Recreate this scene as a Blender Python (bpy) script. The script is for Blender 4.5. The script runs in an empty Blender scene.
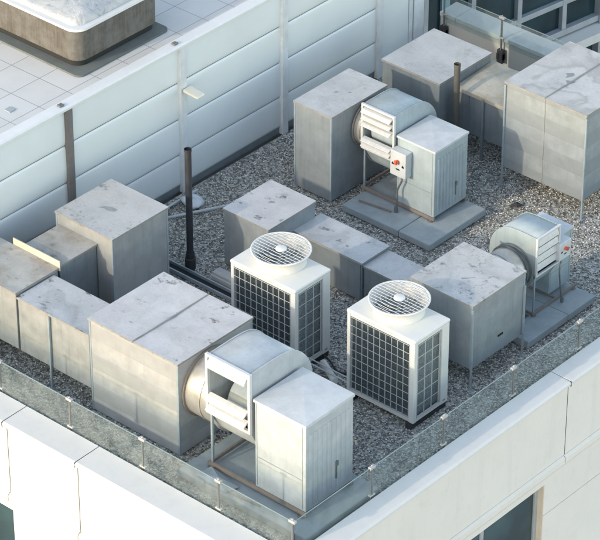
import bpy, bmesh, math, random
import numpy as np
from mathutils import Vector, Matrix
random.seed(7); rng = np.random.default_rng(5)
R = math.radians
scn = bpy.context.scene
col = scn.collection

# ------------------------------------------------------------------ materials
def ramp(nt, src, stops, interp='LINEAR'):
    r = nt.nodes.new('ShaderNodeValToRGB'); r.color_ramp.interpolation = interp
    el = r.color_ramp.elements
    while len(el) < len(stops): el.new(0.5)
    for e, (p, c) in zip(el, stops):
        e.position = p; e.color = (*c, 1) if len(c) == 3 else c
    nt.links.new(src, r.inputs[0]); return r.outputs[0]
def noise(nt, vec, scale, detail=5, rough=.6, dist=0.):
    n = nt.nodes.new('ShaderNodeTexNoise'); n.inputs['Scale'].default_value = scale
    n.inputs['Detail'].default_value = detail; n.inputs['Roughness'].default_value = rough
    n.inputs['Distortion'].default_value = dist
    nt.links.new(vec, n.inputs['Vector']); return n.outputs[0]
def mapping(nt, src, scale=(1,1,1), loc=(0,0,0), rot=(0,0,0)):
    m = nt.nodes.new('ShaderNodeMapping'); m.inputs['Scale'].default_value = scale
    m.inputs['Location'].default_value = loc; m.inputs['Rotation'].default_value = rot
    nt.links.new(src, m.inputs['Vector']); return m.outputs[0]
def mixc(nt, fac, a, b, mode='MIX'):
    m = nt.nodes.new('ShaderNodeMix'); m.data_type = 'RGBA'; m.blend_type = mode
    for s, v in ((m.inputs[0], fac), (m.inputs[6], a), (m.inputs[7], b)):
        if isinstance(v, (int, float)): s.default_value = v
        elif isinstance(v, tuple): s.default_value = (*v, 1)
        else: nt.links.new(v, s)
    return m.outputs[2]
def new_mat(name):
    m = bpy.data.materials.new(name); m.use_nodes = True; nt = m.node_tree
    b = nt.nodes['Principled BSDF']; g = nt.nodes.new('ShaderNodeNewGeometry')
    return m, nt, b, g.outputs['Position'], g
def bump(nt, b, h, strength, dist=.01):
    n = nt.nodes.new('ShaderNodeBump'); n.inputs['Strength'].default_value = strength
    n.inputs['Distance'].default_value = dist
    nt.links.new(h, n.inputs['Height']); nt.links.new(n.outputs[0], b.inputs['Normal'])
def simple(name, c, rough=.5, metal=0., var=.12, scale=6, spec=.5):
    m, nt, b, pos, g = new_mat(name)
    f = noise(nt, pos, scale, 4)
    lo = tuple(x*(1-var) for x in c); hi = tuple(min(1, x*(1+var)) for x in c)
    nt.links.new(ramp(nt, f, [(.3, lo), (.7, hi)]), b.inputs['Base Color'])
    b.inputs['Roughness'].default_value = rough; b.inputs['Metallic'].default_value = metal
    b.inputs['Specular IOR Level'].default_value = spec
    return m
def sheet(name, c, dirt=(.16,.14,.11), amount=.35, rough=.48, metal=.25, bands=0., streak=.5, seed=0):
    """galvanised / painted sheet: faint mottling, vertical rain streaks, grime specks, optional darker bands by height"""
    m, nt, b, pos, g = new_mat(name)
    p0 = mapping(nt, pos, loc=(seed*3.1, seed*1.7, seed*.9))
    mot = ramp(nt, noise(nt, p0, 5, 6, .65), [(.3, tuple(x*.86 for x in c)), (.7, tuple(min(1, x*1.1) for x in c))])
    st = noise(nt, mapping(nt, p0, scale=(22, 22, 1.1)), 1., 4, .6)
    sf = ramp(nt, st, [(.5, (0,0,0)), (.85, (streak,)*3)])
    base = mixc(nt, sf, mot, tuple(x*.62 for x in c))
    if bands:
        sp = nt.nodes.new('ShaderNodeSeparateXYZ'); nt.links.new(pos, sp.inputs[0])
        mm = nt.nodes.new('ShaderNodeMath'); mm.operation = 'MULTIPLY'; mm.inputs[1].default_value = 1/bands
        nt.links.new(sp.outputs[2], mm.inputs[0])
        fr = nt.nodes.new('ShaderNodeMath'); fr.operation = 'FRACT'; nt.links.new(mm.outputs[0], fr.inputs[0])
        bf = ramp(nt, fr.outputs[0], [(0, (.0,)*3), (.48, (.0,)*3), (.50, (1.,)*3), (.53, (.6,)*3), (.97, (.6,)*3), (1, (0,)*3)])
        base = mixc(nt, bf, base, tuple(x*.80 for x in c))
    gr = ramp(nt, noise(nt, p0, 2.3, 8, .72, .4), [(.55, (0,0,0)), (.8, (amount,)*3)])
    base = mixc(nt, gr, base, dirt)
    sk = ramp(nt, noise(nt, p0, 38, 3, .5), [(.7, (0,0,0)), (.76, (amount*1.2,)*3)])
    base = mixc(nt, sk, base, dirt)
    nt.links.new(base, b.inputs['Base Color'])
    b.inputs['Metallic'].default_value = metal
    nt.links.new(ramp(nt, noise(nt, p0, 9, 4), [(.3, (rough*.8,)*3), (.7, (min(1, rough*1.3),)*3)]), b.inputs['Roughness'])
    bump(nt, b, noise(nt, p0, 1.6, 2), .25, .03)
    return m
def topsheet(name, c, dirt=(.075,.075,.072), seed=0, brown=0., puddle=.25, spots=.5, scuff=.5):
    """flat lid: washed pale metal, puddle marks, round dark spots and dragged scuffs, each of its own strength"""
    m, nt, b, pos, g = new_mat(name)
    p0 = mapping(nt, pos, loc=(seed*5.3, seed*2.7, 0))
    base = ramp(nt, noise(nt, p0, 2.2, 7, .7, .3), [(.3, tuple(x*.84 for x in c)), (.68, tuple(min(1, x*1.07) for x in c))])
    fine = ramp(nt, noise(nt, p0, 45, 4, .7), [(.3, (.9,)*3), (.7, (1.06,)*3)])
    base = mixc(nt, 1., base, fine, 'MULTIPLY')
    if brown:
        bf = ramp(nt, noise(nt, mapping(nt, p0, loc=(9,3,1)), 1.7, 5, .6, .5), [(.45, (0,0,0)), (.7, (brown,)*3)])
        base = mixc(nt, bf, base, (.25,.205,.14))
    lv = noise(nt, mapping(nt, p0, loc=(4,1,7)), 1.5, 4, .5, .4)
    fill = ramp(nt, lv, [(.54, (0,0,0)), (.56, (puddle*.5,)*3), (.7, (puddle*.25,)*3)])
    base = mixc(nt, fill, base, tuple(x*.6 for x in c))
    ring = ramp(nt, lv, [(.515, (0,0,0)), (.545, (puddle*.55,)*3), (.558, (puddle*.6,)*3), (.60, (puddle*.1,)*3), (.66, (0,0,0))])
    base = mixc(nt, ring, base, (.16,.155,.14))
    a1 = ramp(nt, noise(nt, mapping(nt, p0, loc=(2,8,3)), 2.2, 3, .6), [(.47, (0,0,0)), (.62, (1,1,1))])
    s1 = ramp(nt, noise(nt, p0, 17, 6, .62), [(.55, (0,0,0)), (.70, (spots,)*3)])
    base = mixc(nt, mixc(nt, 1., a1, s1, 'MULTIPLY'), base, dirt)
    a2 = ramp(nt, noise(nt, mapping(nt, p0, loc=(7,2,5), scale=(1,1.5,1)), 3.4, 3, .55), [(.60, (0,0,0)), (.66, (1,1,1))])
    s2 = ramp(nt, noise(nt, mapping(nt, p0, scale=(9, 15, 9), rot=(0,0,.5)), 1.4, 5, .65), [(.44, (0,0,0)), (.60, (scuff,)*3)])
    base = mixc(nt, mixc(nt, 1., a2, s2, 'MULTIPLY'), base, dirt)
    wash = ramp(nt, noise(nt, mapping(nt, p0, loc=(1,5,2)), 5, 6, .7), [(.5, (0,0,0)), (.75, (.35,)*3)])
    base = mixc(nt, wash, base, tuple(x*.66 for x in c))
    nt.links.new(base, b.inputs['Base Color'])
    b.inputs['Metallic'].default_value = .1
    nt.links.new(ramp(nt, lv, [(.4, (.38,)*3), (.65, (.62,)*3)]), b.inputs['Roughness'])
    bump(nt, b, lv, .35, .04)
    return m
def glassy(name, tint, refl=.10, rough=.02, dens=1.):
    m = bpy.data.materials.new(name); m.use_nodes = True; nt = m.node_tree
    for n in list(nt.nodes):
        if n.type != 'OUTPUT_MATERIAL': nt.nodes.remove(n)
    out = [n for n in nt.nodes if n.type == 'OUTPUT_MATERIAL'][0]
    tr = nt.nodes.new('ShaderNodeBsdfTransparent'); tr.inputs[0].default_value = (*tint, 1)
    gl = nt.nodes.new('ShaderNodeBsdfGlossy'); gl.inputs['Roughness'].default_value = rough
    gl.inputs[0].default_value = (.9, .97, .96, 1)
    lw = nt.nodes.new('ShaderNodeLayerWeight'); lw.inputs[0].default_value = refl
    ge = nt.nodes.new('ShaderNodeNewGeometry')
    n1 = noise(nt, ge.outputs['Position'], 3.5, 6, .7)
    df = nt.nodes.new('ShaderNodeBsdfDiffuse'); df.inputs[0].default_value = (.40, .45, .46, 1)
    ms = nt.nodes.new('ShaderNodeMixShader'); nt.links.new(ramp(nt, n1, [(.35, (.03*dens,)*3), (.75, (.17*dens,)*3)]), ms.inputs[0])
    nt.links.new(tr.outputs[0], ms.inputs[1]); nt.links.new(df.outputs[0], ms.inputs[2])
    mx = nt.nodes.new('ShaderNodeMixShader'); nt.links.new(lw.outputs['Fresnel'], mx.inputs[0])
    nt.links.new(ms.outputs[0], mx.inputs[1]); nt.links.new(gl.outputs[0], mx.inputs[2])
    nt.links.new(mx.outputs[0], out.inputs[0]); return m

M = {}
M['galv'] = sheet('galvanised_sheet', (.27,.305,.32), seed=1)
M['galv_dark'] = sheet('weathered_sheet', (.20,.235,.25), seed=2, streak=.6)
M['galv_band'] = sheet('banded_sheet', (.40,.415,.42), bands=.42, seed=3, streak=.25, amount=.22)
M['galv_warm'] = sheet('pale_warm_sheet', (.32,.335,.335), seed=4)
M['trim'] = simple('edge_trim', (.30,.36,.39), .45, .3)
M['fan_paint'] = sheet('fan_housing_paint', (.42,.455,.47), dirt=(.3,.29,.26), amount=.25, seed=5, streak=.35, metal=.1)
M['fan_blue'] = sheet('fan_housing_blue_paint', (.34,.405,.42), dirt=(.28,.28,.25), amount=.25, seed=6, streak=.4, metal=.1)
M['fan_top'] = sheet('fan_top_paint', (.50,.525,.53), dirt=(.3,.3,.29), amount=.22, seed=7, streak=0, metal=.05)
M['streaky'] = sheet('streaked_housing_paint', (.30,.36,.37), dirt=(.5,.47,.38), amount=.5, seed=8, streak=.7, metal=.1)
M['pipe_metal'] = simple('spiral_duct_metal', (.46,.45,.42), .35, .5, .12, 9)
M['white_metal'] = simple('white_powder_coat', (.62,.62,.585), .4, 0, .04, 5)
M['louver_white'] = simple('white_louver', (.57,.575,.56), .35, .1, .08, 20)
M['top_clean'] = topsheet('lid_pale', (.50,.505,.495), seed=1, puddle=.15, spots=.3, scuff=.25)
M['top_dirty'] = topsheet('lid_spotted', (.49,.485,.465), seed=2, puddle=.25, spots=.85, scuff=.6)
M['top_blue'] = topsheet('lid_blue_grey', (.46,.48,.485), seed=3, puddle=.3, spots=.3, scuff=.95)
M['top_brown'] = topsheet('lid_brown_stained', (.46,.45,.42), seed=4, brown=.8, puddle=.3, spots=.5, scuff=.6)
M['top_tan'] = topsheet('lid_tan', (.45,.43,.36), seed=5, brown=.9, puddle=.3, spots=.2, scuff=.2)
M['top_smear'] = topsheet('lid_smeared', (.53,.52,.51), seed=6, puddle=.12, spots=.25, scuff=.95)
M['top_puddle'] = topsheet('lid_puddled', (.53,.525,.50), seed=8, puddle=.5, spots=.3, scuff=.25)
M['galv_band_shade'] = sheet('banded_shade_sheet', (.30,.335,.345), bands=.42, seed=3, streak=.35, amount=.3)  # darker copy of the banded sheet: lack of sun put into the colour
M['concrete_pad'] = sheet('pad_concrete', (.29,.335,.345), dirt=(.18,.195,.195), amount=.4, seed=9, streak=0, metal=0, rough=.8)
M['dark'] = simple('dark_rubber', (.03,.033,.035), .7, 0, .3)
M['dark_metal'] = simple('dark_pipe', (.035,.037,.042), .5, .2, .3)
M['rusty_pipe'] = sheet('old_iron_pipe', (.10,.095,.08), dirt=(.20,.13,.07), amount=.6, seed=11, metal=.1, rough=.7)
M['rust'] = sheet('rusty_steel', (.23,.20,.175), dirt=(.25,.13,.07), amount=.9, seed=12, metal=.1, rough=.7)
M['steel'] = simple('post_steel', (.20,.21,.21), .45, .6, .15)
M['clamp'] = simple('clamp_steel', (.48,.47,.45), .4, .4, .1)
M['coil'] = simple('condenser_coil', (.20,.235,.24), .5, .3, .5, 60)
M['grille'] = simple('guard_wire_coating', (.42,.44,.43), .5, 0, .05)
M['black'] = simple('black_inside', (.012,.014,.015), .8, 0, .2)
M['wall_board'] = simple('wall_board_paint', (.625,.665,.66), .38, 0, .035, 1.5)
M['wall_post'] = sheet('wall_post_paint', (.58,.61,.62), dirt=(.25,.22,.18), amount=.3, seed=14, streak=.3, metal=0)
M['wall_cap'] = simple('wall_cap_white', (.62,.625,.61), .4, 0, .04)
M['red'] = simple('red_button', (.62,.09,.04), .4, 0, .1)
M['frame_grey'] = simple('window_frame_grey', (.36,.39,.40), .45, .2, .1)
M['cream'] = simple('reveal_cream', (.50,.45,.37), .7, 0, .06)
M['glass'] = glassy('balustrade_glass', (.90,.945,.945), .06, dens=1.25)
M['edge'] = simple('polished_glass_edge', (.22,.29,.29), .3, 0, .1)
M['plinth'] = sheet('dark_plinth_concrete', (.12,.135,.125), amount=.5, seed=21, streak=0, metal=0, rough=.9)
M['lip'] = sheet('lid_lip_sheet', (.30,.30,.285), dirt=(.15,.10,.06), amount=.95, seed=22, rough=.6)
M['collar_grey'] = simple('flexible_collar_grey', (.09,.105,.11), .6, 0, .25, 12)
M['rusty_post'] = sheet('rusting_post_steel', (.15,.14,.135), dirt=(.38,.19,.10), amount=.95, seed=36, rough=.7, metal=.1)
M['sealant'] = simple('dark_joint_sealant', (.07,.07,.065), .8, 0, .2)
M['guard_bright'] = simple('fan_guard_wire', (.56,.57,.55), .4, .1, .05)
M['hose'] = simple('pale_hose', (.45,.5,.5), .5, 0, .1)
M['bag'] = simple('pale_plastic_bag', (.62,.66,.68), .3, 0, .1)
M['block'] = sheet('small_block_concrete', (.42,.43,.42), amount=.4, seed=15, streak=0, metal=0, rough=.9)

# facade paint
def stone(name, c, seed=0):
    m, nt, b, pos, g = new_mat(name)
    p0 = mapping(nt, pos, loc=(seed, seed*2, 0))
    base = ramp(nt, noise(nt, p0, 1.5, 7, .7), [(.3, tuple(x*.94 for x in c)), (.7, c)])
    st = ramp(nt, noise(nt, mapping(nt, p0, scale=(5,5,.5)), 1., 5, .65), [(.52, (0,0,0)), (.8, (.30,)*3)])
    base = mixc(nt, st, base, tuple(x*.72 for x in c))
    sp = ramp(nt, noise(nt, p0, 7, 8, .75), [(.55, (0,0,0)), (.78, (.30,)*3)])
    base = mixc(nt, sp, base, (.38,.37,.34))
    nt.links.new(base, b.inputs['Base Color']); b.inputs['Roughness'].default_value = .7
    bump(nt, b, noise(nt, p0, 60, 4), .12, .003); return m
M['facade'] = stone('facade_panel_paint', (.66,.625,.575), 1)
M['coping'] = stone('coping_stone', (.60,.595,.57), 2)
M['inner'] = stone('parapet_inner_render', (.50,.49,.45), 3)

def window_glass(name, c, rough=.06):
    m, nt, b, pos, g = new_mat(name)
    f = noise(nt, pos, .9, 3, .5)
    nt.links.new(ramp(nt, f, [(.35, tuple(x*.5 for x in c)), (.7, tuple(x*1.6 for x in c))]), b.inputs['Base Color'])
    b.inputs['Roughness'].default_value = rough; b.inputs['Specular IOR Level'].default_value = .35
    bump(nt, b, noise(nt, pos, 2.2, 1), .35, .02); return m
M['win'] = window_glass('window_pane', (.03,.062,.072))
M['win2'] = window_glass('office_pane', (.018,.042,.05))
M['curtain'] = simple('curtain_fabric', (.16,.22,.24), .9, 0, .2, 10)

# brown slatted tub cabinet
m, nt, b, pos, g = new_mat('brown_tub_cabinet')
v = noise(nt, mapping(nt, pos, scale=(34, 34, 1.2)), 1., 6, .7)
base = ramp(nt, v, [(.3, (.055,.049,.042)), (.52, (.085,.077,.065)), (.72, (.13,.12,.10))])
blot = ramp(nt, noise(nt, pos, 4.5, 6, .7), [(.42, (0,0,0)), (.62, (.75,)*3)])
nt.links.new(mixc(nt, blot, base, (.13,.13,.125)), b.inputs['Base Color']); b.inputs['Roughness'].default_value = .75
bump(nt, b, v, .5, .01); M['tub'] = m
# silvery crumpled cover, fold shade painted dark where the bump dips
m, nt, b, pos, g = new_mat('silver_tub_cover')
f = noise(nt, pos, 5.5, 6, .6, 1.2)
nt.links.new(ramp(nt, f, [(.3, (.20,.23,.25)), (.45, (.36,.38,.39)), (.7, (.47,.47,.46))]), b.inputs['Base Color'])
b.inputs['Roughness'].default_value = .45; b.inputs['Metallic'].default_value = .1
bump(nt, b, f, .45, .05); M['cover'] = m
# tiled terrace
m, nt, b, pos, g = new_mat('terrace_paving_tiles')
br = nt.nodes.new('ShaderNodeTexBrick'); br.offset = 0.; br.squash = 1.
br.inputs['Color1'].default_value = (.57,.565,.54,1); br.inputs['Color2'].default_value = (.53,.525,.50,1)
br.inputs['Mortar'].default_value = (.25,.255,.255,1); br.inputs['Scale'].default_value = 1.
br.inputs['Brick Width'].default_value = .49; br.inputs['Row Height'].default_value = .49
br.inputs['Mortar Size'].default_value = .006; br.inputs['Mortar Smooth'].default_value = .3
nt.links.new(mapping(nt, pos, loc=(.19+.49*20, .36+.49*20, 0)), br.inputs['Vector'])
d = ramp(nt, noise(nt, pos, 1.8, 7, .7), [(.45, (0,0,0)), (.75, (.25,)*3)])
nt.links.new(mixc(nt, d, br.outputs[0], (.33,.34,.33)), b.inputs['Base Color']); b.inputs['Roughness'].default_value = .6
bump(nt, b, br.outputs['Fac'], -.4, .01); M['tiles'] = m
# gravel base
m, nt, b, pos, g = new_mat('gravel_bed')
vo = nt.nodes.new('ShaderNodeTexVoronoi'); vo.inputs['Scale'].default_value = 34; nt.links.new(pos, vo.inputs['Vector'])
sx = nt.nodes.new('ShaderNodeSeparateColor'); nt.links.new(vo.outputs['Color'], sx.inputs[0])
base = ramp(nt, sx.outputs[0], [(0, (.10,.097,.085)), (.3, (.18,.175,.155)), (.6, (.30,.295,.27)), (.85, (.44,.435,.40)), (1, (.55,.545,.51))])
nt.links.new(base, b.inputs['Base Color']); b.inputs['Roughness'].default_value = .85
bump(nt, b, vo.outputs['Distance'], -1., .02); M['bed'] = m
# pebbles
m, nt, b, pos, g = new_mat('pebble_stone')
big = noise(nt, pos, .7, 3, .5)
r1 = ramp(nt, g.outputs['Random Per Island'], [(0, (.07,.07,.062)), (.15, (.17,.165,.145)), (.38, (.38,.355,.30)), (.58, (.57,.55,.49)), (.78, (.75,.735,.67)), (1, (.90,.885,.82))])
r2 = ramp(nt, g.outputs['Random Per Island'], [(0, (.06,.055,.045)), (.3, (.20,.175,.13)), (.6, (.43,.375,.30)), (1, (.80,.76,.68))])
nt.links.new(mixc(nt, ramp(nt, big, [(.5, (0,0,0)), (.68, (.7,)*3)]), r1, r2), b.inputs['Base Color'])
b.inputs['Roughness'].default_value = .6; M['pebble'] = m
M['asphalt'] = simple('street_paving', (.34,.32,.29), .9, 0, .3, 3)  # unseen street, tone kept pale and warm to bounce light onto the facade
M['office'] = simple('office_spandrel', (.34,.37,.39), .5, .1, .08)
M['lightblue'] = simple('blue_glass_panel', (.20,.34,.40), .2, 0, .1)

# ------------------------------------------------------------------ mesh helpers
class MB:
    def __init__(s): s.v = []; s.f = []
    def add(s, vs, fs):
        n = len(s.v); s.v += [tuple(v) for v in vs]; s.f += [tuple(i+n for i in f) for f in fs]; return s
    def box(s, x0, x1, y0, y1, z0, z1):
        return s.add([(x0,y0,z0),(x1,y0,z0),(x1,y1,z0),(x0,y1,z0),(x0,y0,z1),(x1,y0,z1),(x1,y1,z1),(x0,y1,z1)],
                     [(0,3,2,1),(4,5,6,7),(0,1,5,4),(1,2,6,5),(2,3,7,6),(3,0,4,7)])
    def bar(s, a, b, w, h=None):
        a = Vector(a); b = Vector(b); h = h or w; d = (b-a).normalized()
        u = d.cross(Vector((0,0,1)))
        if u.length < 1e-3: u = Vector((1,0,0))
        u.normalize(); t = u.cross(d)
        vs = [p+u*(i*w/2)+t*(j*h/2) for p in (a, b) for i, j in ((-1,-1),(1,-1),(1,1),(-1,1))]
        return s.add(vs, [(0,1,2,3),(7,6,5,4),(0,4,5,1),(1,5,6,2),(2,6,7,3),(3,7,4,0)])
    def tube(s, pts, r, n=12, cap=True):
        pts = [Vector(p) for p in pts]; rings = []
        for i, p in enumerate(pts):
            d = (pts[min(i+1, len(pts)-1)]-pts[max(i-1, 0)]).normalized()
            u = d.cross(Vector((0,0,1)))
            if u.length < 1e-3: u = Vector((1,0,0))
            u.normalize(); t = u.cross(d); rr = r[i] if isinstance(r, (list, tuple)) else r
            rings.append([p+(u*math.cos(2*math.pi*k/n)+t*math.sin(2*math.pi*k/n))*rr for k in range(n)])
        vs = [v for rg in rings for v in rg]; fs = []
        for i in range(len(pts)-1):
            for k in range(n):
                k2 = (k+1) % n; fs.append((i*n+k, (i+1)*n+k, (i+1)*n+k2, i*n+k2))
        if cap: fs += [tuple(range(n)), tuple(reversed(range((len(pts)-1)*n, len(pts)*n)))]
        return s.add(vs, fs)
    def lathe(s, cx, cy, prof, n=48):
        vs = []; fs = []
        for r, z in prof:
            vs += [(cx+r*math.cos(2*math.pi*k/n), cy+r*math.sin(2*math.pi*k/n), z) for k in range(n)]
        for i in range(len(prof)-1):
            for k in range(n):
                k2 = (k+1) % n; fs.append((i*n+k, i*n+k2, (i+1)*n+k2, (i+1)*n+k))
        return s.add(vs, fs)
    def prism(s, poly, a, b, axis):
        """poly = list of 2-D points, extruded from a to b along axis"""
        def P(p, t): return (t, p[0], p[1]) if axis == 'x' else ((p[0], t, p[1]) if axis == 'y' else (p[0], p[1], t))
        n = len(poly); vs = [P(p, a) for p in poly]+[P(p, b) for p in poly]
        return s.add(vs, [tuple(range(n)), tuple(reversed(range(n, 2*n)))]+[(i, (i+1) % n+0, (i+1) % n+n, i+n) for i in range(n)])
def build(name, mb, mat, parent=None, bevel=0., smooth=False, origin=None):
    me = bpy.data.meshes.new(name)
    off = Vector(origin) if origin is not None else (Vector(parent['_o']) if parent is not None and '_o' in parent else Vector((0,0,0)))
    me.from_pydata([tuple(Vector(v)-off) for v in mb.v], [], mb.f)
    bm = bmesh.new(); bm.from_mesh(me); bmesh.ops.recalc_face_normals(bm, faces=bm.faces); bm.to_mesh(me); bm.free()
    me.materials.append(mat if not isinstance(mat, str) else M[mat])
    o = bpy.data.objects.new(name, me); col.objects.link(o)
    if parent is not None:
        o.parent = parent; o['_o'] = tuple(off)
    elif origin is not None:
        o.location = origin; o['_o'] = tuple(off)
    else: o['_o'] = (0,0,0)
    if smooth:
        for p in me.polygons: p.use_smooth = True
        if smooth != 'all':
            es = o.modifiers.new('split', 'EDGE_SPLIT'); es.split_angle = R(35)
    if bevel:
        b = o.modifiers.new('bevel', 'BEVEL'); b.width = bevel; b.segments = 2; b.limit_method = 'ANGLE'
    return o
def thing(name, label, cat, loc=(0,0,0), rotz=0., group=None, local=False, scale=1.):
    o = bpy.data.objects.new(name, None); col.objects.link(o); o.location = loc
    o.rotation_euler = (0,0,rotz); o.scale = (scale,)*3; o.empty_display_size = .1
    o['label'] = label; o['category'] = cat; o['_o'] = (0,0,0) if local else tuple(loc)
    if group: o['group'] = group
    return o
def tag(o, label, cat, group=None, kind=None):
    if label: o['label'] = label
    if cat: o['category'] = cat
    if group: o['group'] = group
    if kind: o['kind'] = kind
    return o
def smoothpoly(pts, k=4):
    out = []
    n = len(pts)
    for i in range(n-1):
        p0 = Vector(pts[max(i-1,0)]); p1 = Vector(pts[i]); p2 = Vector(pts[i+1]); p3 = Vector(pts[min(i+2,n-1)])
        for j in range(k):
            t = j/k
            out.append(.5*((2*p1)+(p2-p0)*t+(2*p0-5*p1+4*p2-p3)*t*t+(3*p1-p0-3*p2+p3)*t**3))
    out.append(Vector(pts[-1])); return out

# ------------------------------------------------------------------ ground and roof
mb = MB(); mb.box(-400, 400, -400, 400, -9.9, -9.7)
g = build('street', mb, 'asphalt'); g['kind'] = 'structure'; g['label'] = 'pale paved street level far below the roof'
mb = MB().box(-2.33, 4.10, -4.745, 5.57, -.10, 0.)
g = build('roof_surface', mb, 'bed'); g['kind'] = 'structure'; g['label'] = 'gravel covered flat roof'
def pebbles():
    N = 110000
    x = rng.uniform(-2.30, 4.07, N); y = rng.uniform(-4.72, 5.55, N)
    r = rng.uniform(.006, .015, N)*(1+.35*(rng.random(N) > .93))
    base = np.array([(1,0,0),(-1,0,0),(0,1,0),(0,-1,0),(0,0,1),(0,0,-1)], float)
    fs = np.array([(0,2,4),(2,1,4),(1,3,4),(3,0,4),(2,0,5),(1,2,5),(3,1,5),(0,3,5)])
    V = base[None]*(1+rng.uniform(-.25,.25,(N,6,1)))
    a = rng.uniform(0, 2*np.pi, N); c, s = np.cos(a), np.sin(a)
    V *= np.stack([np.ones(N), rng.uniform(.6,1,N), rng.uniform(.28,.55,N)], 1)[:,None,:]
    X = V[...,0]*c[:,None]-V[...,1]*s[:,None]; Y = V[...,0]*s[:,None]+V[...,1]*c[:,None]; Z = V[...,2]
    t = rng.uniform(-.5,.5,N); ct, st = np.cos(t), np.sin(t)
    X, Z = X*ct[:,None]-Z*st[:,None], X*st[:,None]+Z*ct[:,None]
    co = np.stack([X*r[:,None]+x[:,None], Y*r[:,None]+y[:,None], Z*r[:,None]+(r*rng.uniform(.1,.7,N))[:,None]], -1).reshape(-1,3)
    F = (fs[None]+(np.arange(N)*6)[:,None,None]).reshape(-1)
    me = bpy.data.meshes.new('gravel'); me.vertices.add(N*6); me.vertices.foreach_set('co', co.ravel())
    me.loops.add(N*24); me.loops.foreach_set('vertex_index', F.astype(np.int32))
    me.polygons.add(N*8); me.polygons.foreach_set('loop_start', (np.arange(N*8)*3).astype(np.int32))
    me.update(calc_edges=True); me.materials.append(M['pebble'])
    o = bpy.data.objects.new('gravel', me); col.objects.link(o); o['kind'] = 'stuff'
    o['label'] = 'loose grey, white and brown pebbles covering the roof'; o['category'] = 'gravel'
pebbles()
mb = MB().box(-16, -2.46, -5.1, 5.25, 2.0, 2.15)
g = build('terrace_floor', mb, 'tiles'); g['kind'] = 'structure'; g['label'] = 'pale square tiled terrace beyond the panelled wall'

# ------------------------------------------------------------------ host building
bld = thing('building', 'cream panelled building whose gravel roof carries the ventilation machines', 'building', (0,0,-9.7))
mb = MB()
mb.box(-2.33, 3.98, -4.72, 5.9, -.6, -.12)            # roof slab
mb.box(-16, -2.47, -5.04, 5.2, -.6, 1.99)             # raised block under the terrace
mb.box(-15.8, 3.9, -4.65, 5.8, -9.7, -.65)
build('core', mb, 'inner', bld)
mb = MB()
mb.box(-2.33, 4.36, -5.085, -4.765, -.6, .425); mb.box(4.115, 4.345, -4.765, 5.60, -.6, .425); mb.box(-2.33, 4.36, 5.605, 5.9, -.6, .425)
build('parapet', mb, 'inner', bld)
def coping_y(x0, x1):     # front coping, along x
    mb = MB(); mb.prism([(-5.16,.455),(-5.16,.485),(-5.13,.498),(-4.755,.505),(-4.755,.43),(-5.13,.43)], x0, x1, 'x')
    build('coping', mb, 'coping', bld, .004)
def coping_x(y0, y1, m0=0):
    mb = MB(); mb.prism([(4.41,.455),(4.41,.485),(4.38,.498),(4.105,.505),(4.105,.43),(4.38,.43)], y0, y1, 'y')
    build('coping', mb, 'coping', bld, .004)
for a, b_ in ((-2.33,-1.165),(-1.153,.0),(.012,1.165),(1.177,4.095)): coping_y(a, b_)
mb = MB(); mb.prism([(4.095+.004,-5.16),(4.41,-5.16),(4.41,-4.755),(4.099,-4.755)], .43, .503, 'z'); build('coping', mb, 'coping', bld, .012)
for a, b_ in ((-4.75,-.235),(-.223,3.2),(3.212,5.59)): coping_x(a, b_)
for a, b_ in ((-2.33,-2.06),(-2.05,.6),(.612,3.2),(3.212,4.41)):
    mb = MB(); mb.prism([(5.595,.43),(5.585,.445),(5.585,.50),(5.95,.505),(5.98,.48),(5.98,.43)], a, b_, 'x'); build('coping', mb, 'coping', bld, .004)
for x in (-1.159,.006,1.171): build('joint', MB().box(x-.0058,x+.0058,-5.157,-4.757,.431,.494), 'sealant', bld)
for y in (-.229,3.206): build('joint', MB().box(4.107,4.407,y-.0058,y+.0058,.431,.494), 'sealant', bld)
# cladding panels
for a, b_ in ((-2.6,-1.168),(-1.154,.048),(.062,1.183),(1.197,3.498),(3.512,4.385)):
    build('cladding_panel', MB().box(a, b_, -5.125, -5.09, -.515, .425), 'facade', bld, .004)
for a, b_ in ((-5.085,-.264),(-.248,3.748),(3.764,5.9)):
    build('cladding_panel', MB().box(4.348, 4.385, a, b_, -.555, .425), 'facade', bld, .004)
for x in (-1.161,.055,1.190,3.505): build('joint', MB().box(x-.0065,x+.0065,-5.1195,-5.0865,-.51,.42), 'sealant', bld)
for y in (-.256,3.756): build('joint', MB().box(4.3455,4.380,y-.0075,y+.0075,-.55,.42), 'sealant', bld)
# sloping ledge under the panels
def ledge_x(a, b_): build('ledge', MB().prism([(-5.125,-.519),(-5.155,-.545),(-5.155,-.62),(-5.135,-.66),(-5.05,-.66),(-5.05,-.519)], a, b_, 'x'), 'facade', bld, .003)
def ledge_y(a, b_): build('ledge', MB().prism([(4.385,-.559),(4.415,-.585),(4.415,-.66),(4.395,-.70),(4.3,-.70),(4.3,-.559)], a, b_, 'y'), 'facade', bld, .003)
for a, b_ in ((-2.6,-1.17),(-1.158,.03),(.042,1.165),(1.177,4.385)): ledge_x(a, b_)
for a, b_ in ((-5.03,-.275),(-.263,3.75),(3.762,5.9)): ledge_y(a, b_)
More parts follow.
